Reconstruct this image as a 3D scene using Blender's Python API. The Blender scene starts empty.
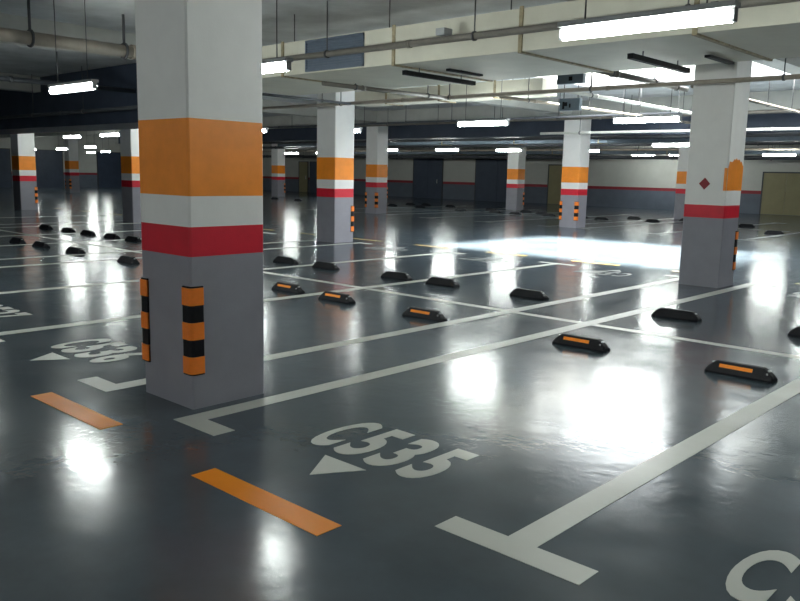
import bpy, bmesh, math, random
from mathutils import Vector, Matrix
random.seed(7)
PI = math.pi
sc = bpy.context.scene
col = sc.collection

# ------------------------------------------------------------------ materials
def new_mat(name):
    m = bpy.data.materials.new(name); m.use_nodes = True
    nt = m.node_tree
    return m, nt, nt.nodes['Principled BSDF']

def paint(name, rgb, rough=0.5, var=0.12, scale=6.0, bump=0.0, bscale=60.0, metal=0.0, dirt=0.0, spec=0.5):
    m, nt, b = new_mat(name)
    b.inputs['Roughness'].default_value = rough
    b.inputs['Metallic'].default_value = metal
    b.inputs['Specular IOR Level'].default_value = spec
    tc = nt.nodes.new('ShaderNodeTexCoord')
    n = nt.nodes.new('ShaderNodeTexNoise'); n.inputs['Scale'].default_value = scale
    n.inputs['Detail'].default_value = 6; n.inputs['Roughness'].default_value = 0.6
    nt.links.new(tc.outputs['Object'], n.inputs['Vector'])
    r = nt.nodes.new('ShaderNodeValToRGB')
    lo = [c*(1-var) for c in rgb]; hi = [min(1, c*(1+var)) for c in rgb]
    r.color_ramp.elements[0].position = 0.3; r.color_ramp.elements[0].color = (*lo, 1)
    r.color_ramp.elements[1].position = 0.7; r.color_ramp.elements[1].color = (*hi, 1)
    nt.links.new(n.outputs['Fac'], r.inputs['Fac'])
    out = r.outputs['Color']
    if dirt > 0:
        n2 = nt.nodes.new('ShaderNodeTexNoise'); n2.inputs['Scale'].default_value = 1.3
        n2.inputs['Detail'].default_value = 8
        nt.links.new(tc.outputs['Object'], n2.inputs['Vector'])
        r2 = nt.nodes.new('ShaderNodeValToRGB')
        r2.color_ramp.elements[0].position = 0.45; r2.color_ramp.elements[0].color = (0, 0, 0, 1)
        r2.color_ramp.elements[1].position = 0.75; r2.color_ramp.elements[1].color = (dirt, dirt, dirt, 1)
        nt.links.new(n2.outputs['Fac'], r2.inputs['Fac'])
        mx = nt.nodes.new('ShaderNodeMix'); mx.data_type = 'RGBA'
        nt.links.new(r2.outputs['Color'], mx.inputs['Factor'])
        nt.links.new(out, mx.inputs['A'])
        mx.inputs['B'].default_value = (rgb[0]*0.45, rgb[1]*0.42, rgb[2]*0.38, 1)
        out = mx.outputs['Result']
    nt.links.new(out, b.inputs['Base Color'])
    if bump > 0:
        n3 = nt.nodes.new('ShaderNodeTexNoise'); n3.inputs['Scale'].default_value = bscale
        n3.inputs['Detail'].default_value = 4
        nt.links.new(tc.outputs['Object'], n3.inputs['Vector'])
        bp = nt.nodes.new('ShaderNodeBump'); bp.inputs['Strength'].default_value = bump
        bp.inputs['Distance'].default_value = 0.01
        nt.links.new(n3.outputs['Fac'], bp.inputs['Height'])
        nt.links.new(bp.outputs['Normal'], b.inputs['Normal'])
    return m

def emit(name, rgb, strength):
    m, nt, b = new_mat(name)
    b.inputs['Base Color'].default_value = (0.9, 0.9, 0.9, 1)
    b.inputs['Emission Color'].default_value = (*rgb, 1)
    b.inputs['Emission Strength'].default_value = strength
    m.cycles.emission_sampling = 'FRONT'
    return m

def epoxy(name, rgb, var, rough):
    """glossy epoxy floor coat, slightly wavy"""
    m, nt, b = new_mat(name)
    tc = nt.nodes.new('ShaderNodeTexCoord')
    n = nt.nodes.new('ShaderNodeTexNoise'); n.inputs['Scale'].default_value = 0.9
    n.inputs['Detail'].default_value = 9; n.inputs['Roughness'].default_value = 0.62
    nt.links.new(tc.outputs['Object'], n.inputs['Vector'])
    r = nt.nodes.new('ShaderNodeValToRGB')
    r.color_ramp.elements[0].position = 0.32; r.color_ramp.elements[0].color = (*[c*(1-var) for c in rgb], 1)
    r.color_ramp.elements[1].position = 0.70; r.color_ramp.elements[1].color = (*[c*(1+var) for c in rgb], 1)
    nt.links.new(n.outputs['Fac'], r.inputs['Fac'])
    nt.links.new(r.outputs['Color'], b.inputs['Base Color'])
    b.inputs['IOR'].default_value = 1.5
    # roughness: scuffed patches
    n2 = nt.nodes.new('ShaderNodeTexNoise'); n2.inputs['Scale'].default_value = 2.4
    n2.inputs['Detail'].default_value = 5
    nt.links.new(tc.outputs['Object'], n2.inputs['Vector'])
    mr = nt.nodes.new('ShaderNodeMapRange')
    mr.inputs['From Min'].default_value = 0.3; mr.inputs['From Max'].default_value = 0.7
    mr.inputs['To Min'].default_value = rough*0.8; mr.inputs['To Max'].default_value = rough*1.25
    nt.links.new(n2.outputs['Fac'], mr.inputs['Value'])
    nt.links.new(mr.outputs['Result'], b.inputs['Roughness'])
    # gentle waves of a rolled coat
    n3 = nt.nodes.new('ShaderNodeTexNoise'); n3.inputs['Scale'].default_value = 5.5
    n3.inputs['Detail'].default_value = 3
    nt.links.new(tc.outputs['Object'], n3.inputs['Vector'])
    bp = nt.nodes.new('ShaderNodeBump'); bp.inputs['Strength'].default_value = 0.075
    bp.inputs['Distance'].default_value = 0.02
    nt.links.new(n3.outputs['Fac'], bp.inputs['Height'])
    n4 = nt.nodes.new('ShaderNodeTexNoise'); n4.inputs['Scale'].default_value = 90
    n4.inputs['Detail'].default_value = 2
    nt.links.new(tc.outputs['Object'], n4.inputs['Vector'])
    bp2 = nt.nodes.new('ShaderNodeBump'); bp2.inputs['Strength'].default_value = 0.05
    bp2.inputs['Distance'].default_value = 0.002
    nt.links.new(n4.outputs['Fac'], bp2.inputs['Height'])
    n5 = nt.nodes.new('ShaderNodeTexNoise'); n5.inputs['Scale'].default_value = 17
    n5.inputs['Detail'].default_value = 4
    nt.links.new(tc.outputs['Object'], n5.inputs['Vector'])
    bp3 = nt.nodes.new('ShaderNodeBump'); bp3.inputs['Strength'].default_value = 0.09
    bp3.inputs['Distance'].default_value = 0.008
    nt.links.new(n5.outputs['Fac'], bp3.inputs['Height'])
    nt.links.new(bp.outputs['Normal'], bp3.inputs['Normal'])
    nt.links.new(bp3.outputs['Normal'], bp2.inputs['Normal'])
    nt.links.new(bp2.outputs['Normal'], b.inputs['Normal'])
    return m

M = {}
M['floor'] = epoxy('slate_epoxy', (0.060, 0.080, 0.097), 0.22, 0.165)
M['line_white'] = epoxy('white_line_paint', (0.46, 0.47, 0.43), 0.08, 0.36)
M['line_dull'] = epoxy('dull_white_paint', (0.19, 0.20, 0.19), 0.25, 0.3)  # darker, more mottled version of the white line paint
M['dash_dull'] = epoxy('dull_yellow_paint', (0.34, 0.24, 0.06), 0.2, 0.35)  # darker and less orange than the near dashes
M['line_yellow'] = epoxy('yellow_line_paint', (0.86, 0.27, 0.012), 0.10, 0.42)
M['line_yellow'].node_tree.nodes['Principled BSDF'].inputs['Specular IOR Level'].default_value = 0.2
M['ceiling'] = paint('grey_ceiling_concrete', (0.68, 0.69, 0.70), 0.8, 0.15, 1.4, 0.2, 25, dirt=0.35)
M['beam'] = paint('painted_beam', (0.50, 0.50, 0.47), 0.7, 0.08, 2.0, 0.15, 30, dirt=0.2)
M['duct'] = paint('cream_duct_sheet', (0.66, 0.64, 0.54), 0.65, 0.06, 2.2, 0.08, 8, dirt=0.15)
M['duct_white'] = paint('white_duct_sheet', (0.76, 0.76, 0.70), 0.45, 0.05, 2.2, 0.08, 8)
M['rust'] = paint('rusty_flange', (0.36, 0.30, 0.19), 0.7, 0.4, 14, dirt=0.5)
M['navy_duct_shade'] = paint('navy_duct_and_shade', (0.045, 0.060, 0.095), 0.6, 0.2, 1.5, dirt=0.2)  # navy of the left duct; also stands for ceiling shade in the background
M['grille'] = paint('blue_grey_louvre', (0.10, 0.13, 0.18), 0.5, 0.1, 8)
M['pipe'] = paint('brown_grey_pipe', (0.17, 0.155, 0.135), 0.45, 0.2, 5, dirt=0.3)
M['pipe_tan'] = paint('tan_pipe', (0.33, 0.29, 0.24), 0.5, 0.15, 5, dirt=0.2)
M['pipe_pale'] = paint('pale_conduit', (0.68, 0.68, 0.64), 0.35, 0.06, 5)
M['pipe_dark'] = paint('dark_pipe', (0.05, 0.055, 0.065), 0.5, 0.2, 5)
M['pipe_blue'] = paint('blue_grey_duct', (0.13, 0.17, 0.22), 0.5, 0.15, 3)
M['rod'] = paint('dark_rod', (0.08, 0.08, 0.085), 0.5, 0.1, 20)
M['black'] = paint('black_rail', (0.006, 0.006, 0.008), 0.7, 0.2, 20, spec=0.15)
M['white'] = paint('white_column_paint', (0.80, 0.79, 0.78), 0.55, 0.04, 3, 0.12, 90)
M['orange'] = paint('orange_band_paint', (0.92, 0.28, 0.018), 0.45, 0.08, 5, 0.1, 90)
M['red'] = paint('red_band_paint', (0.62, 0.010, 0.030), 0.45, 0.08, 5, 0.1, 90)
M['grey'] = paint('grey_plinth_paint', (0.27, 0.265, 0.305), 0.5, 0.06, 4, 0.12, 90)
M['wallwhite'] = paint('dull_white_wall', (0.50, 0.50, 0.47), 0.7, 0.06, 1.5, 0.1, 40)
M['wallred'] = paint('dull_red_wall_stripe', (0.27, 0.022, 0.032), 0.6, 0.08, 2)
M['wallgrey'] = paint('dark_grey_wall_base', (0.11, 0.13, 0.17), 0.6, 0.1, 2)
M['rubber'] = paint('black_rubber', (0.006, 0.006, 0.009), 0.5, 0.25, 30, 0.25, 120, spec=0.25)
M['refl'] = paint('orange_reflector', (0.95, 0.28, 0.02), 0.3, 0.08, 40)
M['refl_band'] = paint('orange_guard_band', (0.95, 0.24, 0.03), 0.35, 0.06, 30)
M['bolt'] = paint('grey_bolt', (0.55, 0.56, 0.56), 0.35, 0.05, 30, metal=0.6)
M['housing'] = paint('grey_lamp_housing', (0.35, 0.36, 0.37), 0.45, 0.05, 10)
M['door_blue'] = paint('dark_blue_shutter', (0.045, 0.062, 0.100), 0.55, 0.15, 2)
M['door_tan'] = paint('olive_door', (0.27, 0.24, 0.13), 0.55, 0.08, 2)
M['door_frame'] = paint('dark_frame', (0.05, 0.055, 0.06), 0.5, 0.1, 5)
M['sign'] = paint('blue_grey_sign_box', (0.085, 0.12, 0.15), 0.4, 0.1, 8)
M['sign_mark'] = paint('sign_mark', (0.35, 0.42, 0.45), 0.4, 0.1, 8)
M['tube'] = emit('lit_tube', (0.93, 1.0, 0.95), 62.0)
M['tube_far'] = emit('lit_tube_far', (0.95, 1.0, 0.93), 62.0)

# ------------------------------------------------------------------ helpers
class MB:
    """collects shapes into one mesh; several material slots allowed"""
    def __init__(s):
        s.bm = bmesh.new(); s.mats = []
    def slot(s, m):
        if m not in s.mats: s.mats.append(m)
        return s.mats.index(m)
    def box(s, x0, x1, y0, y1, z0, z1, m=None, bevel=0.0):
        n0 = len(s.bm.faces)
        r = bmesh.ops.create_cube(s.bm, size=1.0)
        vs = r['verts']
        for v in vs:
            v.co = Vector(((x0+x1)/2 + v.co.x*(x1-x0), (y0+y1)/2 + v.co.y*(y1-y0), (z0+z1)/2 + v.co.z*(z1-z0)))
        fs = {f for v in vs for f in v.link_faces}
        if m is not None:
            i = s.slot(m)
            for f in fs: f.material_index = i
        if bevel > 0:
            es = list({e for v in vs for e in v.link_edges})
            bmesh.ops.bevel(s.bm, geom=es, offset=bevel, segments=2, profile=0.7, affect='EDGES')
        return s
    def cyl(s, a, b, r, seg=12, m=None, r2=None, caps=True):
        a = Vector(a); b = Vector(b); d = b-a
        q = d.to_track_quat('Z', 'Y').to_matrix().to_4x4()
        mat = Matrix.Translation((a+b)/2) @ q
        res = bmesh.ops.create_cone(s.bm, cap_ends=caps, segments=seg, radius1=r, radius2=(r if r2 is None else r2), depth=d.length, matrix=mat)
        fs = {f for v in res['verts'] for f in v.link_faces}
        i = s.slot(m) if m is not None else 0
        for f in fs:
            f.material_index = i
            if len(f.verts) == 4: f.smooth = True
        return s
    def prism(s, pts, z0, z1, m=None):
        """flat polygon (x,y) extruded in z"""
        lo = [s.bm.verts.new((x, y, z0)) for x, y in pts]
        hi = [s.bm.verts.new((x, y, z1)) for x, y in pts]
        fs = [s.bm.faces.new(hi), s.bm.faces.new(lo[::-1])]
        n = len(pts)
        for i in range(n):
            fs.append(s.bm.faces.new((lo[i], lo[(i+1) % n], hi[(i+1) % n], hi[i])))
        if m is not None:
            k = s.slot(m)
            for f in fs: f.material_index = k
        return s
    def build(s, name, mat=None, parent=None, loc=(0, 0, 0)):
        bmesh.ops.recalc_face_normals(s.bm, faces=s.bm.faces)
        me = bpy.data.meshes.new(name); s.bm.to_mesh(me); s.bm.free()
        if mat is not None and not s.mats: me.materials.append(mat)
        for m in s.mats: me.materials.append(m)
        o = bpy.data.objects.new(name, me); col.objects.link(o)
        o.location = loc
        if parent is not None: o.parent = parent
        return o

def tag(o, label=None, cat=None, group=None, kind=None):
    if label: o['label'] = label
    if cat and not kind: o['kind'] = 'thing'
    if cat: o['category'] = cat
    if group: o['group'] = group
    if kind: o['kind'] = kind
    return o

def empty(name, loc, label, cat, group=None, rz=0.0):
    o = bpy.data.objects.new(name, None); col.objects.link(o)
    o.location = loc; o.rotation_euler = (0, 0, rz); o.empty_display_size = 0.2
    return tag(o, label, cat, group)

def copy_tree(o, parent=None):
    c = o.copy(); col.objects.link(c)
    if parent is not None: c.parent = parent
    for ch in list(o.children): copy_tree(ch, c)
    return c

# ------------------------------------------------------------------ the shell
XL, XR, YF, YB, ZC = -60.0, 8.0, -9.0, 41.0, 3.95
def struct(name, mb, mat=None):
    return tag(mb.build(name, mat), kind='structure')
struct('floor', MB().box(XL-0.3, XR+0.3, YF-0.3, YB+0.3, -0.2, 0.0), M['floor'])
# the ceiling slab is pierced by a light well, open to the sky, over the middle aisle
WX0, WX1, WY0, WY1, WZ = -11.05, -5.05, 14.4, 19.4, 4.9
struct('ceiling', MB().box(XL-0.3, WX0, YF-0.3, YB+0.3, ZC, ZC+0.25).box(WX1, XR+0.3, YF-0.3, YB+0.3, ZC, ZC+0.25)
       .box(WX0, WX1, YF-0.3, WY0, ZC, ZC+0.25).box(WX0, WX1, WY1, YB+0.3, ZC, ZC+0.25), M['ceiling'])
struct('wall_light_well', MB().box(WX0-0.2, WX0, WY0-0.2, WY1+0.2, ZC+0.25, WZ).box(WX1, WX1+0.2, WY0-0.2, WY1+0.2, ZC+0.25, WZ)
       .box(WX0, WX1, WY0-0.2, WY0, ZC+0.25, WZ).box(WX0, WX1, WY1, WY1+0.2, ZC+0.25, WZ), M['duct_white'])
def banded_wall(name, x0, x1, y0, y1):
    mb = MB()
    for z0, z1, m in ((0, 0.97, 'wallgrey'), (0.97, 1.13, 'wallred'), (1.13, ZC, 'wallwhite')):
        mb.box(x0, x1, y0, y1, z0, z1, M[m])
    return struct(name, mb)
banded_wall('wall_back', XL, XR, YB, YB+0.25)
banded_wall('wall_left', XL-0.25, XL, YF, YB)
banded_wall('wall_right', XR, XR+0.25, YF, YB)
banded_wall('wall_front', XL, XR, YF-0.25, YF)

# beams on the column grid, part of the ceiling structure
COLX = [4.05, -4.82, -13.7, -22.3, -31.0, -40.0, -48.5]
COLY = [3.18, 12.25, 22.75, 32.0]
for i, y in enumerate(COLY):
    struct('trim_%d' % (i+1), MB().box(XL, XR, y-0.25, y+0.25, 3.45, ZC), M['beam'])
for i, x in enumerate(COLX):
    mb = MB()
    ys = [YF] + [v for y in COLY for v in (y-0.25, y+0.25)] + [YB]
    for k in range(0, len(ys), 2):
        mb.box(x-0.2, x+0.2, ys[k], ys[k+1], 3.55, ZC)
    struct('trim_%d' % (i+5), mb, M['beam'])

# doors in the far walls
def door(n, x0, x1, z1, mat, handle=True, double=False):
    e = bpy.data.objects.new('door_%d' % n, None); col.objects.link(e)
    e.location = ((x0+x1)/2, YB, 0); e['kind'] = 'structure'
    w = (x1-x0)/2
    mb = MB()
    mb.box(-w-0.06, -w, -0.07, 0, 0, z1+0.06).box(w, w+0.06, -0.07, 0, 0, z1+0.06).box(-w, w, -0.07, 0, z1, z1+0.06)
    mb.build('door_frame', M['door_frame'], e)
    mb = MB()
    if double:
        mb.box(-w, -0.01, -0.05, 0, 0.01, z1).box(0.01, w, -0.05, 0, 0.01, z1)
    else:
        mb.box(-w, w, -0.05, 0, 0.01, z1)
    for k in range(int(z1/0.3)):
        mb.box(-w+0.05, w-0.05, -0.056, -0.05, 0.2+k*0.3, 0.22+k*0.3)
    mb.build('door_panel', mat, e)
    if handle:
        MB().cyl((w*0.7, -0.12, 1.0), (w*0.7, -0.12, 1.25), 0.02).box(w*0.7-0.01, w*0.7+0.01, -0.12, -0.05, 1.02, 1.04).box(w*0.7-0.01, w*0.7+0.01, -0.12, -0.05, 1.21, 1.23).build('door_handle', M['bolt'], e)
    return e
door(1, -36.6, -34.1, 2.6, M['door_blue'], double=True)
door(2, -31.3, -28.0, 2.55, M['door_blue'], double=True)
door(3, -25.9, -24.3, 2.25, M['door_tan'])
door(4, -13.7, -11.6, 2.0, M['door_tan'], double=True)
door(5, -48.6, -47.6, 2.3, M['door_tan'])
door(6, -47.3, -46.5, 2.3, M['door_blue'], handle=False)
def side_door(n, y0, y1, z1, mat):
    e = bpy.data.objects.new('door_%d' % n, None); col.objects.link(e)
    e.location = (XL, (y0+y1)/2, 0); e['kind'] = 'structure'
    w = (y1-y0)/2
    MB().box(0, 0.07, -w-0.06, -w, 0, z1+0.06).box(0, 0.07, w, w+0.06, 0, z1+0.06).box(0, 0.07, -w, w, z1, z1+0.06).build('door_frame', M['door_frame'], e)
    MB().box(0, 0.05, -w, w, 0.01, z1).build('door_panel', mat, e)
side_door(7, 20.0, 23.6, 2.7, M['door_blue'])
side_door(8, 24.4, 27.4, 2.7, M['door_blue'])
side_door(9, 30.2, 35.0, 2.7, M['door_blue'])

# ------------------------------------------------------------------ columns
CW, CD = 0.62, 0.60          # along x, along y
def guard_mesh_parts(parent, cx, cy, sx, sy, detail=True):
    """corner guard wrapped round the column corner at (cx,cy); sx, sy point outwards"""
    A, T = 0.088, 0.014
    def prof(g, t):   # L profile with rounded outer corner, thickness t beyond g
        o = g + t; a = A
        pts = [(-a, 0), (-a, o-0.004), (-a+0.004, o)]
        for k in range(6):
            an = PI/2*(k/5)
            pts.append((o-0.03+0.03*math.sin(an), o-0.03+0.03*math.cos(an)))
        pts += [(o, -a+0.004), (o-0.004, -a), (0, -a), (0, 0)]
        return [(cx+sx*px, cy+sy*py) for px, py in pts]
    g = MB().prism(prof(0.0, T), 0.235, 0.835, M['rubber']).build('corner_guard', None, parent)
    for k in range(3):
        z0 = 0.245 + k*0.232
        MB().prism([(x, y) for x, y in prof(0.001, T+0.004)], z0, z0+0.116, M['refl_band']).build('reflective_band', None, g)
    return g

def column(x, y, label, guards, rag=False):
    w, d = CW/2, CD/2
    if rag: zones = ((0.0, 1.04, 'grey'), (1.04, 1.23, 'red'), (1.23, 3.45, 'white'))
    else: zones = ((0.0, 1.03, 'grey'), (1.03, 1.225, 'red'), (1.225, 1.425, 'white'), (1.425, 1.92, 'orange'), (1.92, 3.45, 'white'))
    bm = bmesh.new()
    c = 0.012  # small chamfer
    ring = [(-w+c, -d), (w-c, -d), (w, -d+c), (w, d-c), (w-c, d), (-w+c, d), (-w, d-c), (-w, -d+c)]
    zs = [zones[0][0]] + [z[1] for z in zones]
    rows = [[bm.verts.new((px, py, z)) for px, py in ring] for z in zs]
    me = bpy.data.meshes.new('concrete_column')
    names = []
    for zi, (a, b, m) in enumerate(zones):
        if m not in names: names.append(m)
        for k in range(8):
            f = bm.faces.new((rows[zi][k], rows[zi][(k+1) % 8], rows[zi+1][(k+1) % 8], rows[zi+1][k]))
            f.material_index = names.index(m)
    bm.faces.new(rows[0][::-1]); f = bm.faces.new(rows[-1]); f.material_index = names.index('white')
    bm.to_mesh(me); bm.free()
    for n in names: me.materials.append(M[n])
    o = bpy.data.objects.new('concrete_column', me); col.objects.link(o)
    o.location = (x, y, 0)
    tag(o, label, 'column', 'banded columns of the garage')
    for sx, sy in guards: guard_mesh_parts(o, sx*w, sy*d, sx, sy)
    if rag:
        # unfinished orange band on the right-hand face only, with a ragged upper end
        pts = [(-d+0.01, 1.45), (d-0.01, 1.45)]
        top = []
        n = 14
        for k in range(n+1):
            t = k/n
            yy = d-0.01 - t*(2*d-0.02)
            top.append((yy, 1.93 - 0.10*abs(2*t-1)**2 + random.uniform(-0.035, 0.03)))
        pts += top
        bm = bmesh.new()
        lo = [bm.verts.new((w-0.002, yy, z)) for yy, z in pts]
        hi = [bm.verts.new((w+0.003, yy, z)) for yy, z in pts]
        bm.faces.new(hi); bm.faces.new(lo[::-1])
        for k in range(len(pts)):
            k2 = (k+1) % len(pts)
            bm.faces.new((lo[k], lo[k2], hi[k2], hi[k]))
        mb = MB(); mb.bm.free(); mb.bm = bm
        # wrap round the corner on to the front face
        mb.box(w-0.05, w-0.005, -d-0.003, -d+0.002, 1.45, 1.78)
        p = mb.build('orange_band', M['orange'], o); p['label'] = 'half-painted ragged orange patch on one face'
        mb = MB(); s = 0.085
        v = [(-s, 0), (0, -s*1.05), (s, 0), (0, s*1.05)]
        a = [mb.bm.verts.new((px-0.02, -d-0.004, 1.545+pz)) for px, pz in v]
        b = [mb.bm.verts.new((px-0.02, -d+0.001, 1.545+pz)) for px, pz in v]
        mb.bm.faces.new(a); mb.bm.faces.new(b[::-1])
        for k in range(4): mb.bm.faces.new((a[k], a[(k+1) % 4], b[(k+1) % 4], b[k]))
        p = mb.build('diamond_mark', M['wallred'], o); p['label'] = 'small dark red diamond painted on the front face'
    return o
FR = [(-1, -1), (1, -1)]; BK = [(-1, 1), (1, 1)]
column(-4.82, 3.18, 'large near column with orange, white and red bands and two striped corner guards', FR)
column(-4.82, 12.25, 'column at right with a red diamond and a ragged half-painted orange patch', BK, rag=True)
column(-13.7, 12.62, 'mid-distance banded column just right of the near column, one face brightly lit', BK)
column(-13.42, 22.75, 'bright banded column in the middle distance under the two small sign boxes', FR)
column(-13.7, 32.0, 'far banded column peeping out behind the column with the red diamond', BK)
column(-22.0, 12.25, 'banded column half hidden by the left edge of the large near column', BK)
column(-22.45, 22.9, 'dim banded column with two striped guards, right of the brightly lit mid column', FR)
column(-22.0, 31.9, 'dim banded column in front of the dark double shutter at the far wall', BK)
column(-29.9, 12.25, 'banded column at the left edge of the picture', BK)
column(-31.1, 32.0, 'far column overlapped by the dim column with two striped guards', BK)
column(-40.0, 32.0, 'small far column seen between the near column and the brightly lit mid column', BK)
column(-48.5, 22.75, 'smallest far column between the dark shutters at left', FR)
column(-31.0, 22.9, 'far banded column hidden behind the large near column', FR)
column(4.05, 12.25, 'banded column beyond the right edge of the picture', BK)

# ------------------------------------------------------------------ painted markings
LW = 0.15
def line_obj(x, y0, y1, ticks0, ticks1, label, m='line_white'):
    """stall line along y; ticks: tuple of sides (-1, 1) of the foot at each end"""
    h = 0.0024
    mb = MB()
    mb.box(x-LW/2, x+LW/2, y0, y1, 0, h)
    for side in ticks0:
        a, b = sorted((x+side*LW/2, x+side*(LW/2+0.30)))
        mb.box(a, b, y0, y0+0.155, 0, h)
    for side in ticks1:
        a, b = sorted((x+side*LW/2, x+side*(LW/2+0.30)))
        mb.box(a, b, y1-0.155, y1, 0, h)
    o = mb.build('parking_line', M[m])
    return tag(o, label, 'painted line', 'white stall lines')
Y0, YS, Y1 = 2.67, 7.8, 12.93
line_obj(-1.83, Y0, Y1, (-1, 1), (-1, 1), 'wide white stall line with a T-shaped foot at the lower right')
line_obj(-4.34, Y0, Y1, (1,), (1,), 'white stall line starting in an L-shaped foot at the near column base')
line_obj(-5.38, Y0, Y1, (-1,), (-1,), 'white stall line whose L-shaped foot shows left of the near column')
line_obj(-7.87, Y0, Y1, (-1, 1), (-1, 1), 'white stall line just above the second stall number at left')
line_obj(-10.42, Y0, Y1, (-1, 1), (-1, 1), 'white stall line crossing the lamp reflections at left')
line_obj(-13.1, Y0, Y1, (1,), (1,), 'white stall line running past the foot of the brightly lit mid column')
line_obj(0.67, Y0, Y1, (-1, 1), (-1, 1), 'white stall line beyond the lower right corner')
line_obj(3.2, Y0, Y1, (-1,), (-1,), 'outermost white stall line to the right of the picture')
for x, t in ((-14.2, (-1,)), (-16.60, (-1, 1)), (-18.85, (-1, 1)), (-21.45, (1,)), (-22.6, (-1,)), (-25.5, (-1, 1))):
    line_obj(x, Y0, Y1, t, t, 'thin white stall line far left among the rows of black wheel stops')
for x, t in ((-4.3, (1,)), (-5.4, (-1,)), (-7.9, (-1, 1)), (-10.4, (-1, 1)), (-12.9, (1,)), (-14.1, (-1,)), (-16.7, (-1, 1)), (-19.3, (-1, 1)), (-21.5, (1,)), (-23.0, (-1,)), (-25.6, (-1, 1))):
    line_obj(x, 22.3, 33.0, t, t, 'faint white stall line in the far row before the back wall', 'line_dull')
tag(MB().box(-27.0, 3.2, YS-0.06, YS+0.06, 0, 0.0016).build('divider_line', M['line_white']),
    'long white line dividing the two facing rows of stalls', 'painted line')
tag(MB().box(-27.0, 3.2, 27.6, 27.72, 0, 0.0016).build('divider_line', M['line_dull']),
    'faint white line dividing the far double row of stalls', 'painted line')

def dash(x0, x1, y0, label, grp, m='line_yellow'):
    tag(MB().box(x0, x1, y0, y0+0.15, 0, 0.0024).build('lane_dash', M[m]), label, 'painted line', grp)
G1 = 'orange dashes along the near aisle'
dash(-3.51, -2.51, 2.22, 'orange lane dash in front of the C535 arrow', G1)
dash(-5.56, -4.545, 2.24, 'orange lane dash at left with a lamp reflection across it', G1)
dash(-1.48, -0.48, 2.22, 'orange lane dash just below the bottom edge of the picture', G1)
for k in range(1, 5):
    dash(-5.56-2.04*k, -4.56-2.04*k, 2.22, 'orange lane dash beyond the left edge of the picture', G1)
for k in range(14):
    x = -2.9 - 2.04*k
    dash(x-1.0, x, 13.5, 'yellow dash along the middle aisle beyond the double row of stalls', 'yellow dashes along the middle aisle', 'dash_dull')

def num_mesh(txt):
    out = bmesh.new(); cw, gap, H = 0.192, 0.056, 0.56
    for i, ch in enumerate(txt):
        cu = bpy.data.curves.new('num', 'FONT'); cu.body = ch; cu.size = 1.0
        cu.offset = 0.034; cu.resolution_u = 6
        o = bpy.data.objects.new('num', cu); col.objects.link(o)
        dg = bpy.context.evaluated_depsgraph_get(); dg.update()
        me = bpy.data.meshes.new_from_object(o.evaluated_get(dg))
        bpy.data.objects.remove(o); bpy.data.curves.remove(cu)
        xs = [v.co.x for v in me.vertices]; ys = [v.co.y for v in me.vertices]
        x0, x1, y0, y1 = min(xs), max(xs), min(ys), max(ys)
        xl = -(len(txt)*cw + (len(txt)-1)*gap)/2 + i*(cw+gap)
        for v in me.vertices:
            v.co.x = xl + (v.co.x-x0)/(x1-x0)*cw; v.co.y = (v.co.y-y0)/(y1-y0)*H; v.co.z = 0.0
        out.from_mesh(me); bpy.data.meshes.remove(me)
    bmesh.ops.remove_doubles(out, verts=out.verts, dist=1e-5)
    r = bmesh.ops.extrude_face_region(out, geom=list(out.faces))
    for g in r['geom']:
        if isinstance(g, bmesh.types.BMVert): g.co.z = 0.0024
    for f in out.faces: f.smooth = False
    return out
def stall_number(txt, xc, label, y=3.01, flip=False, m='line_white'):
    e = empty('stall_number', (xc, y, 0), label, 'painted number', 'stall numbers')
    if flip: e.rotation_euler = (0, 0, PI)
    mb = MB(); mb.bm.free(); mb.bm = num_mesh(txt)
    mb.build('number_lettering', M[m], e)
    MB().prism([(-0.165, -0.075), (0.165, -0.075), (0, -0.335)][::-1], 0, 0.0024).build('arrow_head', M[m], e)
stall_number('C535', -3.085, 'white stall number C535 with a small arrowhead')
stall_number('C536', -6.61, 'white stall number with arrowhead seen left of the near column')
stall_number('C534', -0.60, 'white stall number of which only the C shows, lower right corner')
stall_number('C537', -9.15, 'white stall number at the left edge, mostly out of view')
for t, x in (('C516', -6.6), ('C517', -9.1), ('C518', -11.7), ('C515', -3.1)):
    stall_number(t, x, 'faint stall number facing the middle aisle beyond the wheel stops', y=12.55, flip=True, m='line_dull')

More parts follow.
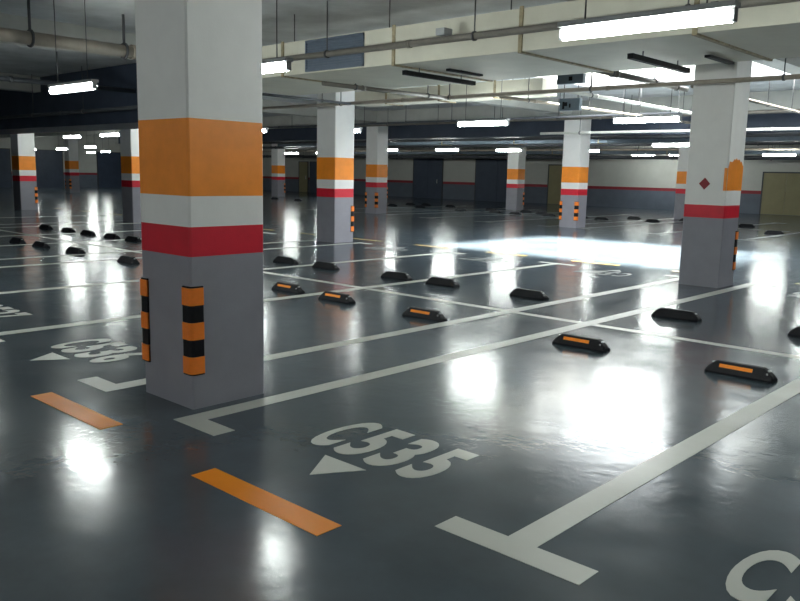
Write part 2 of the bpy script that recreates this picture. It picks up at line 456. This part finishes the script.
# ------------------------------------------------------------------ wheel stops
def make_stop():
    e = empty('wheel_stop', (0, 0, 0), 'black rubber wheel stop', 'wheel stop')
    bm = bmesh.new()
    L, Dp, H = 0.275, 0.075, 0.105
    # cross sections along x: (x, half depth at foot, half depth at top, height)
    secs = [(-L, 0.066, 0.050, 0.030), (-L+0.015, 0.073, 0.046, 0.052), (-L+0.065, Dp, 0.036, H-0.012), (-L+0.085, Dp, 0.034, H),
            (L-0.085, Dp, 0.034, H), (L-0.065, Dp, 0.036, H-0.012), (L-0.015, 0.073, 0.046, 0.052), (L, 0.066, 0.050, 0.030)]
    rows = []
    for x, db, dt, h in secs:
        rows.append([bm.verts.new(p) for p in ((x, -db, 0), (x, -db, 0.018), (x, -dt, h-0.008), (x, -dt+0.01, h), (x, dt-0.01, h), (x, dt, h-0.008), (x, db, 0.018), (x, db, 0))])
    for a, b in zip(rows[:-1], rows[1:]):
        for k in range(8):
            bm.faces.new((a[k], a[(k+1) % 8], b[(k+1) % 8], b[k]))
    bm.faces.new(rows[0]); bm.faces.new(rows[-1][::-1])
    mb = MB(); mb.bm.free(); mb.bm = bm
    mb.build('rubber_body', M['rubber'], e)
    # reflector let into the sloping front face
    tilt = math.atan2(Dp-0.034, H-0.02)
    def plate(x0, x1, m, name, z0=0.058, z1=0.085, side=-1, t=0.004):
        b2 = MB()
        vs = []
        for x in (x0, x1):
            for z in (z0, z1):
                yb = Dp - (Dp-0.034)*(z-0.018)/(H-0.026)
                for off in (-0.003, t):
                    vs.append((x, side*(yb+off), z + 0.3*off))
        V = [b2.bm.verts.new(v) for v in vs]
        # order: x0z0in x0z0out x0z1in x0z1out x1...
        for f in ((1, 5, 7, 3), (0, 2, 6, 4), (0, 1, 3, 2), (4, 6, 7, 5), (2, 3, 7, 6), (0, 4, 5, 1)):
            b2.bm.faces.new([V[i] for i in f])
        return b2.build(name, m, e)
    plate(-0.160, 0.110, M['refl'], 'reflector_strip')
    for sx in (-1, 1):
        MB().cyl((sx*0.225, 0, 0.080), (sx*0.225, 0, 0.088), 0.016, 10).build('anchor_bolt', M['bolt'], e)
    p = MB().box(0.218, 0.232, -0.048, -0.040, 0.055, 0.07).build('end_reflector', M['bolt'], e)
    return e
stop0 = make_stop(); used = [False]
def stop(x, y, flip, label, group):
    o = stop0 if not used[0] else copy_tree(stop0)
    used[0] = True
    o.location = (x, y, 0); o.rotation_euler = (0, 0, (PI if flip else 0) + random.uniform(-0.03, 0.03))
    o['label'] = label; o['group'] = group
G2 = 'wheel stops with orange strips'
stop(-2.27, 6.66, 0, 'black wheel stop with bright orange strip at the right edge', G2)
stop(-3.765, 6.66, 0, 'black wheel stop with orange strip above the big floor glare', G2)
stop(-5.76, 6.68, 0, 'black wheel stop with orange strip, third from the right', G2)
stop(-7.27, 6.74, 0, 'black wheel stop with orange-red strip standing by a stall line crossing', G2)
stop(-8.30, 6.80, 0, 'black wheel stop with orange-red strip nearest the near column', G2)
stop(-9.88, 6.78, 0, 'wheel stop hidden behind the near column', G2)
stop(-12.55, 6.80, 1, 'black wheel stop touching the left edge of the near column, nearest at left', G2)
stop(-14.5, 6.80, 1, 'low black wheel stop, second from the near column in the left front row', G2)
stop(-15.98, 6.80, 1, 'black wheel stop, third from the near column in the left front row', G2)
stop(-17.1, 6.80, 1, 'black wheel stop at the left border in the left front row', G2)
stop(-11.0, 6.80, 0, 'wheel stop hidden behind the near column, farther left', G2)
stop(0.2, 6.66, 0, 'wheel stop beyond the right edge', G2)
G3 = 'wheel stops seen from their plain black side'
for x, lb in ((-3.82, 'plain black wheel stop below the column with the red diamond'),
              (-5.86, 'plain black wheel stop with a pale end mark, upper right of the orange-striped ones'),
              (-7.36, 'plain black wheel stop above the third orange-striped one from the right'),
              (-8.28, 'plain black wheel stop left of the tall lamp reflection in mid floor'),
              (-9.90, 'plain black wheel stop, second from the near column in the back row'),
              (-10.95, 'plain black wheel stop nearest the near column in the back row'),
              (-2.3, 'plain black wheel stop beyond the right edge'),
              (-16.21, 'black wheel stop beside the near column edge, back row at left'),
              (-17.17, 'black wheel stop, second from the near column in the left back row'),
              (-18.32, 'black wheel stop, third from the near column in the left back row'),
              (-19.37, 'black wheel stop between two lamp reflections in the left back row'),
              (-20.62, 'black wheel stop farthest left in the left back row')):
    stop(x, 8.92, 1, lb, G3)
G4 = 'tiny wheel stops in the far rows'
for x, y in ((-27.1, 28.8), (-27.9, 31.0), (-25.3, 28.8), (-27.0, 31.2), (-25.3, 31.1), (-22.5, 28.4), (-22.0, 30.0), (-20.6, 28.4), (-20.2, 30.2), (-19.2, 27.9),
             (-19.0, 29.6), (-17.8, 28.3), (-16.3, 28.3), (-15.2, 27.9), (-14.8, 29.8), (-13.4, 28.5), (-12.9, 30.4), (-10.1, 28.9), (-8.2, 25.9),
             (-38.0, 28.5), (-36.2, 28.7), (-33.8, 28.4), (-33.0, 30.2)):
    stop(x, y, 1, 'tiny black wheel stop in the far rows before the back wall', G4)

# ------------------------------------------------------------------ lamps
def make_lamp(length=1.25):
    e = empty('tube_light', (0, 0, 0), 'lit white tube light', 'ceiling light')
    h = length/2
    MB().box(-h-0.01, h+0.01, -0.05, 0.05, 0.045, 0.085, bevel=0.006).build('lamp_housing', M['housing'], e)
    b = MB(); 
    b.cyl((-h+0.02, 0, 0), (h-0.02, 0, 0), 0.043, 14)
    b.build('light_tube', M['tube'], e)
    for s in (-1, 1):
        MB().box(s*(h-0.01)-0.014, s*(h-0.01)+0.014, -0.03, 0.03, -0.038, 0.05, bevel=0.004).build('tube_holder', M['housing'], e)
        MB().cyl((s*h*0.7, 0, 0.085), (s*h*0.7, 0, ZC-2.62), 0.006, 6).build('hanging_rod', M['rod'], e)
    return e
lamp0 = make_lamp(); lused = [False]
def lamp(x, y, label, rz=0.0, g='lit tube lights hung over the stalls', z=2.62, sx=1.0):
    o = lamp0 if not lused[0] else copy_tree(lamp0)
    lused[0] = True
    o.location = (x, y, z); o.rotation_euler = (0, 0, rz); o['label'] = label; o['group'] = g
    if z != 2.62:
        for ch in list(o.children):
            if ch.name.startswith('hanging_rod'):
                me = ch.data.copy()
                for v in me.vertices:
                    if v.co.z > 0.5: v.co.z = ZC - z
                ch.data = me
    return o
lamp(-2.63, 5.22, 'largest lit tube light, at the top right')
lamp(-6.98, 5.22, 'lit tube light whose right end sticks out behind the near column top')
lamp(-10.65, 5.05, 'bright tilted-looking tube light at the upper left')
lamp(1.7, 5.22, 'lit tube light beyond the right edge')
lamp(-15.0, 5.1, 'lit tube light beyond the left edge')
lamp(-9.93, 13.15, 'long lit tube light in the upper middle over the mid aisle')
lamp(-6.60, 13.5, 'lit tube light left of the column with the red diamond, upper one')
lamp(-15.02, 14.1, 'lit tube light showing as a spot behind the brightly lit mid column', g='lit tube lights hung over the stalls')
lamp(-17.6, 13.2, 'lit tube light hidden behind the near column')
lamp(-21.2, 13.2, 'lit tube light hidden behind the near column, farther back')
lamp(-24.7, 12.9, 'lit tube light at left, the upper right one of the cluster')
lamp(-28.0, 13.2, 'lit tube light at left, the upper left one of the cluster')
lamp(-2.6, 13.3, 'lit tube light beyond the right edge over the mid aisle')
G5 = 'distant tube lights over the far rows'
for x, y, lb in ((-10.65, 23.6, 'lit tube light left of the column with the red diamond, lower one'),
                 (-21.9, 26.6, 'left one of the two small lit tubes at the picture centre'),
                 (-19.3, 27.4, 'right one of the two small lit tubes at the picture centre'),
                 (-16.3, 28.3, 'lit tube showing as a blob right of the bright column under the sign boxes'),
                 (-25.2, 26.4, 'small lit tube just right of the dim column with two striped guards'),
                 (-10.6, 33.2, 'lit tube light at the right edge, half cut off'),
                 (-33.5, 30.0, 'pale distant tube between near and mid columns, right one'),
                 (-37.0, 30.6, 'pale distant tube between near and mid columns, left one'),
                 (-48.6, 21.3, 'small lit tube at left, second of the lower row'),
                 (-41.0, 20.3, 'small lit tube at left, third of the lower row'),
                 (-53.5, 22.5, 'small lit tube at left, first of the lower row'),
                 (-52.0, 26.8, 'small lit tube at left, rightmost of the lower row'),
                 (-56.5, 28.0, 'tiny round-looking lit tube at left beside a small column'),
                 (-6.0, 23.4, 'distant lit tube hidden behind the column with the red diamond')):
    if 'second of the lower row' in lb: lamp(-42.8, 19.6, lb, g=G5, z=2.5)
    else: lamp(x, y, lb, g=G5)
for x, lb in ((-18.9, 'thin distant tube along the back wall, left one'), (-16.9, 'thin distant tube along the back wall, right one')):
    lamp(x, 38.6, lb, g='tube lights along the back wall', z=2.75)
for x in (-11.0, -6.6, -2.2, 2.2):
    lamp(x, -3.4, 'tube light over the aisle behind the viewer', g='tube lights behind the viewer')

# ------------------------------------------------------------------ ducts
def duct(x0, x1, y0, y1, z0, z1, mat, label, seams, grille=None, step=2.0):
    e = empty('air_duct', ((x0+x1)/2, (y0+y1)/2, z0), label, 'duct')
    ox, oy = (x0+x1)/2, (y0+y1)/2
    MB().box(x0-ox, x1-ox, y0-oy, y1-oy, 0, z1-z0, bevel=0.01).build('duct_body', mat, e)
    for s in seams:
        f = MB()
        f.box(s-0.025-ox, s+0.025-ox, y0-oy-0.02, y0-oy, -0.02, z1-z0+0.02)
        f.box(s-0.025-ox, s+0.025-ox, y1-oy, y1-oy+0.02, -0.02, z1-z0+0.02)
        f.box(s-0.025-ox, s+0.025-ox, y0-oy, y1-oy, -0.02, 0)
        f.build('duct_flange', M['rust'], e)
    if grille:
        a, b, c, d = grille
        g = MB().box(a-ox, b-ox, y0-oy-0.03, y0-oy, c-z0, c-z0+0.03).box(a-ox, b-ox, y0-oy-0.03, y0-oy, d-z0-0.03, d-z0)
        g.box(a-ox, a-ox+0.03, y0-oy-0.03, y0-oy, c-z0, d-z0).box(b-ox-0.03, b-ox, y0-oy-0.03, y0-oy, c-z0, d-z0)
        g.box(a-ox, b-ox, y0-oy-0.006, y0-oy, c-z0, d-z0)
        n = 12
        for k in range(n):
            z = c-z0+0.04+(d-c-0.08)*k/(n-1)
            g.box(a-ox+0.03, b-ox-0.03, y0-oy-0.022, y0-oy, z-0.009, z+0.006)
        g.build('air_grille', M['grille'], e)
    k = x0+0.6
    while k < x1-0.3:
        for yy in (y0+0.06, y1-0.06):
            MB().cyl((k-ox, yy-oy, z1-z0), (k-ox, yy-oy, ZC-z0), 0.008, 6).build('hanging_rod', M['rod'], e)
        k += step
    return e
duct(-12.4, 7.5, 8.1, 10.3, 3.05, 3.54, M['duct'], 'wide cream sheet-metal duct across the top with a dark grille', [-10.0, -7.65, -5.6, -3.5, -1.2], grille=(-9.45, -8.22, 3.07, 3.52))
duct(-14.3, -8.95, 13.75, 14.3, 3.20, 3.52, M['duct'], 'second cream duct beyond the tan pipe, left of the glaring light well', [-13.2, -11.6, -10.1])
duct(-38.0, -15.2, 9.6, 11.2, 2.62, 3.94, M['navy_duct_shade'], 'big dark navy duct filling the upper left background', [])
duct(-45.0, 4.0, 24.0, 25.0, 2.98, 3.72, M['navy_duct_shade'], 'added dark blue box standing in for the unlit ceiling beyond the bright column', [])  # added body, its dark colour stands in for shade under the far ceiling
duct(-36.0, -7.0, 28.75, 29.45, 2.95, 3.3, M['pipe_blue'], 'distant blue-grey duct above the far rows of stalls', [-32, -28, -24, -20, -16, -12])
duct(-40.0, -6.0, 35.0, 35.7, 2.72, 2.98, M['pipe_blue'], 'low distant duct just before the back wall', [-34, -28, -22, -16, -10])

# ------------------------------------------------------------------ pipes
def pipe(a, b, r, mat, label, step=2.2, name='ceiling_pipe', rods=True, rr=0.009, cat='pipe', group=None):
    a = Vector(a); b = Vector(b); d = b-a; L = d.length; u = d.normalized()
    e = empty(name, tuple(a), label, cat, group)
    p = MB().cyl((0, 0, 0), tuple(d), r, 14)
    k = step*0.5
    while k < L:
        c = u*k
        p.cyl(tuple(c-u*0.03), tuple(c+u*0.03), r*1.22, 14)
        k += step*1.5
    p.build('pipe_run', mat, e)
    if rods:
        k = step*0.4
        while k < L-0.1:
            c = u*k
            top = 3.04 if (-12.4 < a.x+c.x < 7.5 and 8.0 < a.y+c.y < 10.4) else ZC
            h = MB().cyl((c.x, c.y, c.z+r), (c.x, c.y, top-a.z), rr, 8)
            h.cyl(tuple(c-u*0.015), tuple(c+u*0.015), r*1.35, 12)
            h.build('pipe_hanger', M['rod'], e)
            k += step
    return e
pipe((-12.3, 7.8, 3.24), (7.0, 7.8, 3.20), 0.042, M['pipe'], 'brown-grey pipe crossing the cream duct and passing above the largest lamp', 2.6)
pipe((-16.5, 11.6, 3.0), (6.0, 11.6, 2.97), 0.034, M['pipe_tan'], 'long thin tan pipe crossing in front of both lit columns', 2.9)
pipe((-12.0, 1.62, 3.40), (-12.0, 7.7, 3.40), 0.095, M['pipe_tan'], 'thick tan pipe at the upper left with two dark hangers', 1.45, rr=0.022)
pipe((-9.75, 8.7, 2.98), (-9.58, 11.55, 2.98), 0.035, M['pipe'], 'short dark pipe slanting below the cream duct, left of centre', 1.7)
pipe((-12.1, 8.4, 2.98), (-12.1, 11.55, 2.98), 0.025, M['pipe_dark'], 'thin dark pipe beside the top of the brightly lit mid column', 1.7)
pipe((-9.2, 12.7, 3.08), (-9.0, 22.0, 3.08), 0.03, M['pipe_tan'], 'tan pipe running away above the lower sign box', 2.3)
pipe((-7.7, 12.7, 3.10), (-7.85, 19.0, 3.10), 0.035, M['pipe_pale'], 'bright pale conduit running away right of the sign boxes', 2.0)
pipe((-5.95, 10.4, 3.12), (-5.95, 13.6, 3.12), 0.045, M['pipe'], 'pipe slanting across the white glare left of the diamond column', 1.4)
pipe((-5.6, 13.0, 3.1), (-5.75, 19.5, 3.1), 0.03, M['pipe'], 'dark pipe right of the column with the red diamond', 1.6)
pipe((-13.0, 20.0, 2.82), (6.0, 20.0, 2.80), 0.035, M['pipe_pale'], 'pale straight conduit crossing the bright column under the sign boxes', 3.2)
pipe((-24.0, 21.6, 3.36), (6.0, 21.6, 3.34), 0.05, M['pipe'], 'dark pipe along the beam above the bright column', 2.4)
pipe((-28.0, 19.4, 3.22), (-8.0, 19.4, 3.22), 0.03, M['pipe_dark'], 'thin dark pipe with short hangers at upper centre', 1.9)
pipe((-40.0, 25.9, 3.0), (4.0, 25.9, 3.0), 0.06, M['pipe_dark'], 'distant dark pipe in the upper background, higher one', 3.5)
pipe((-40.0, 30.2, 2.95), (4.0, 30.2, 2.95), 0.07, M['pipe_dark'], 'distant dark pipe in the upper background, middle one', 4.0)
pipe((-50.0, 33.6, 2.86), (4.0, 33.6, 2.86), 0.05, M['pipe_tan'], 'distant tan pipe near the back wall', 4.5)
pipe((-50.0, 37.2, 2.62), (4.0, 37.2, 2.62), 0.09, M['pipe_dark'], 'lowest dark pipe along the back wall', 4.5)
pipe((-34.0, 9.2, 2.9), (-14.0, 9.2, 2.9), 0.045, M['pipe_dark'], 'dark pipe in the shade at left above the small lamp cluster', 2.8)
pipe((-17.0, 2.0, 3.3), (-17.0, 9.5, 3.3), 0.05, M['pipe_dark'], 'dark pipe running away at upper left', 2.4)

# black rails hung under the cream duct
def rail(x, y0, y1, z, rx, ry, label):
    e = empty('hanging_rail', (x, y0, z), label, 'ceiling rail', 'black rails under the cream duct')
    MB().box(-0.035, 0.035, 0, y1-y0, -0.03, 0.03, bevel=0.004).build('rail_bar', M['black'], e)
    for t in (0.2, 0.8):
        MB().cyl((0, (y1-y0)*t, 0.03), (0, (y1-y0)*t, 3.04-z), 0.008, 6).build('hanging_rod', M['rod'], e)
    MB().box(0.02+rx, 0.09+rx, ry, ry+0.75, 0.05, 0.08).cyl((0.05+rx, ry+0.3, 0.08), (0.05+rx, ry+0.3, 3.04-z), 0.008, 6).build('short_bar', M['black'], e)
rail(-7.55, 8.2, 9.75, 2.95, 0.3, 0.5, 'black bar hung under the cream duct at upper centre')
rail(-4.40, 8.5, 10.05, 2.95, 0.45, 0.9, 'black bar hung under the cream duct left of the diamond column')
tag(MB().box(-6.60, -6.46, 7.72, 7.88, 3.274, 3.36, bevel=0.01).build('junction_box', M['housing']), 'small grey junction box on the brown-grey pipe at top centre', 'junction box')

# two hanging sign boxes
def sign(x, y, z0, z1, w, label, marks):
    e = empty('hanging_sign', (x, y, z0), label, 'sign', 'sign boxes above the bright column')
    MB().box(-w/2, w/2, -0.05, 0.05, 0, z1-z0, bevel=0.01).build('sign_box', M['sign'], e)
    mb = MB()
    for a, b, c, d in marks: mb.box(a, b, -0.056, -0.05, c, d)
    mb.build('sign_marking', M['black'], e)
    for s in (-1, 1):
        MB().cyl((s*w*0.35, 0, z1-z0), (s*w*0.35, 0, ZC-z0), 0.008, 6).build('hanging_rod', M['rod'], e)
sign(-7.55, 12.5, 3.20, 3.37, 0.52, 'flat dark grey-blue sign box hung above the tan pipe', [(-0.02, 0.05, 0.05, 0.12)])
sign(-7.9, 13.1, 2.80, 3.02, 0.42, 'square blue-grey sign box hung above the bright column', [(-0.14, -0.10, 0.03, 0.16), (-0.10, -0.04, 0.08, 0.15), (0.0, 0.03, 0.05, 0.12)])

# ------------------------------------------------------------------ world, camera, view
w = bpy.data.worlds.new('world'); sc.world = w; w.use_nodes = True
w.node_tree.nodes['Background'].inputs['Color'].default_value = (0.93, 0.98, 1.0, 1)
w.node_tree.nodes['Background'].inputs['Strength'].default_value = 8.0
pl = bpy.data.lights.new('sky_opening', 'AREA'); pl.shape = 'RECTANGLE'; pl.size = WX1-WX0; pl.size_y = WY1-WY0
pl.cycles.is_portal = True
po = bpy.data.objects.new('sky_opening', pl); col.objects.link(po); po.location = ((WX0+WX1)/2, (WY0+WY1)/2, WZ)
sl = bpy.data.lights.new('hazy_sun', 'SUN'); sl.energy = 66.0; sl.angle = math.radians(14); sl.color = (1.0, 0.96, 0.87)
so = bpy.data.objects.new('hazy_sun', sl); col.objects.link(so); so.rotation_euler = (math.radians(-8), math.radians(10), 0)
cam = bpy.data.cameras.new('camera'); co = bpy.data.objects.new('camera', cam); col.objects.link(co)
cam.sensor_width = 36.0; cam.lens = 797.27/800*36; cam.clip_end = 300
fwd = Vector((-0.66808356, 0.72722549, -0.15750378)); rt = Vector((0.73393171, 0.67888519, 0.02142751)); up = Vector((-0.12250962, 0.10128165, 0.98728589))
m = Matrix((rt, up, -fwd)).transposed().to_4x4(); m.translation = (0, 0, 1.6)
co.matrix_world = m
sc.camera = co
vs = sc.view_settings
vs.view_transform = 'Standard'; vs.look = 'None'; vs.gamma = 1.0; vs.use_curve_mapping = False
vs.exposure = 0.6
cy = sc.cycles
cy.use_denoising = True
cy.max_bounces = 6; cy.diffuse_bounces = 3; cy.glossy_bounces = 4
cy.sample_clamp_indirect = 8.0
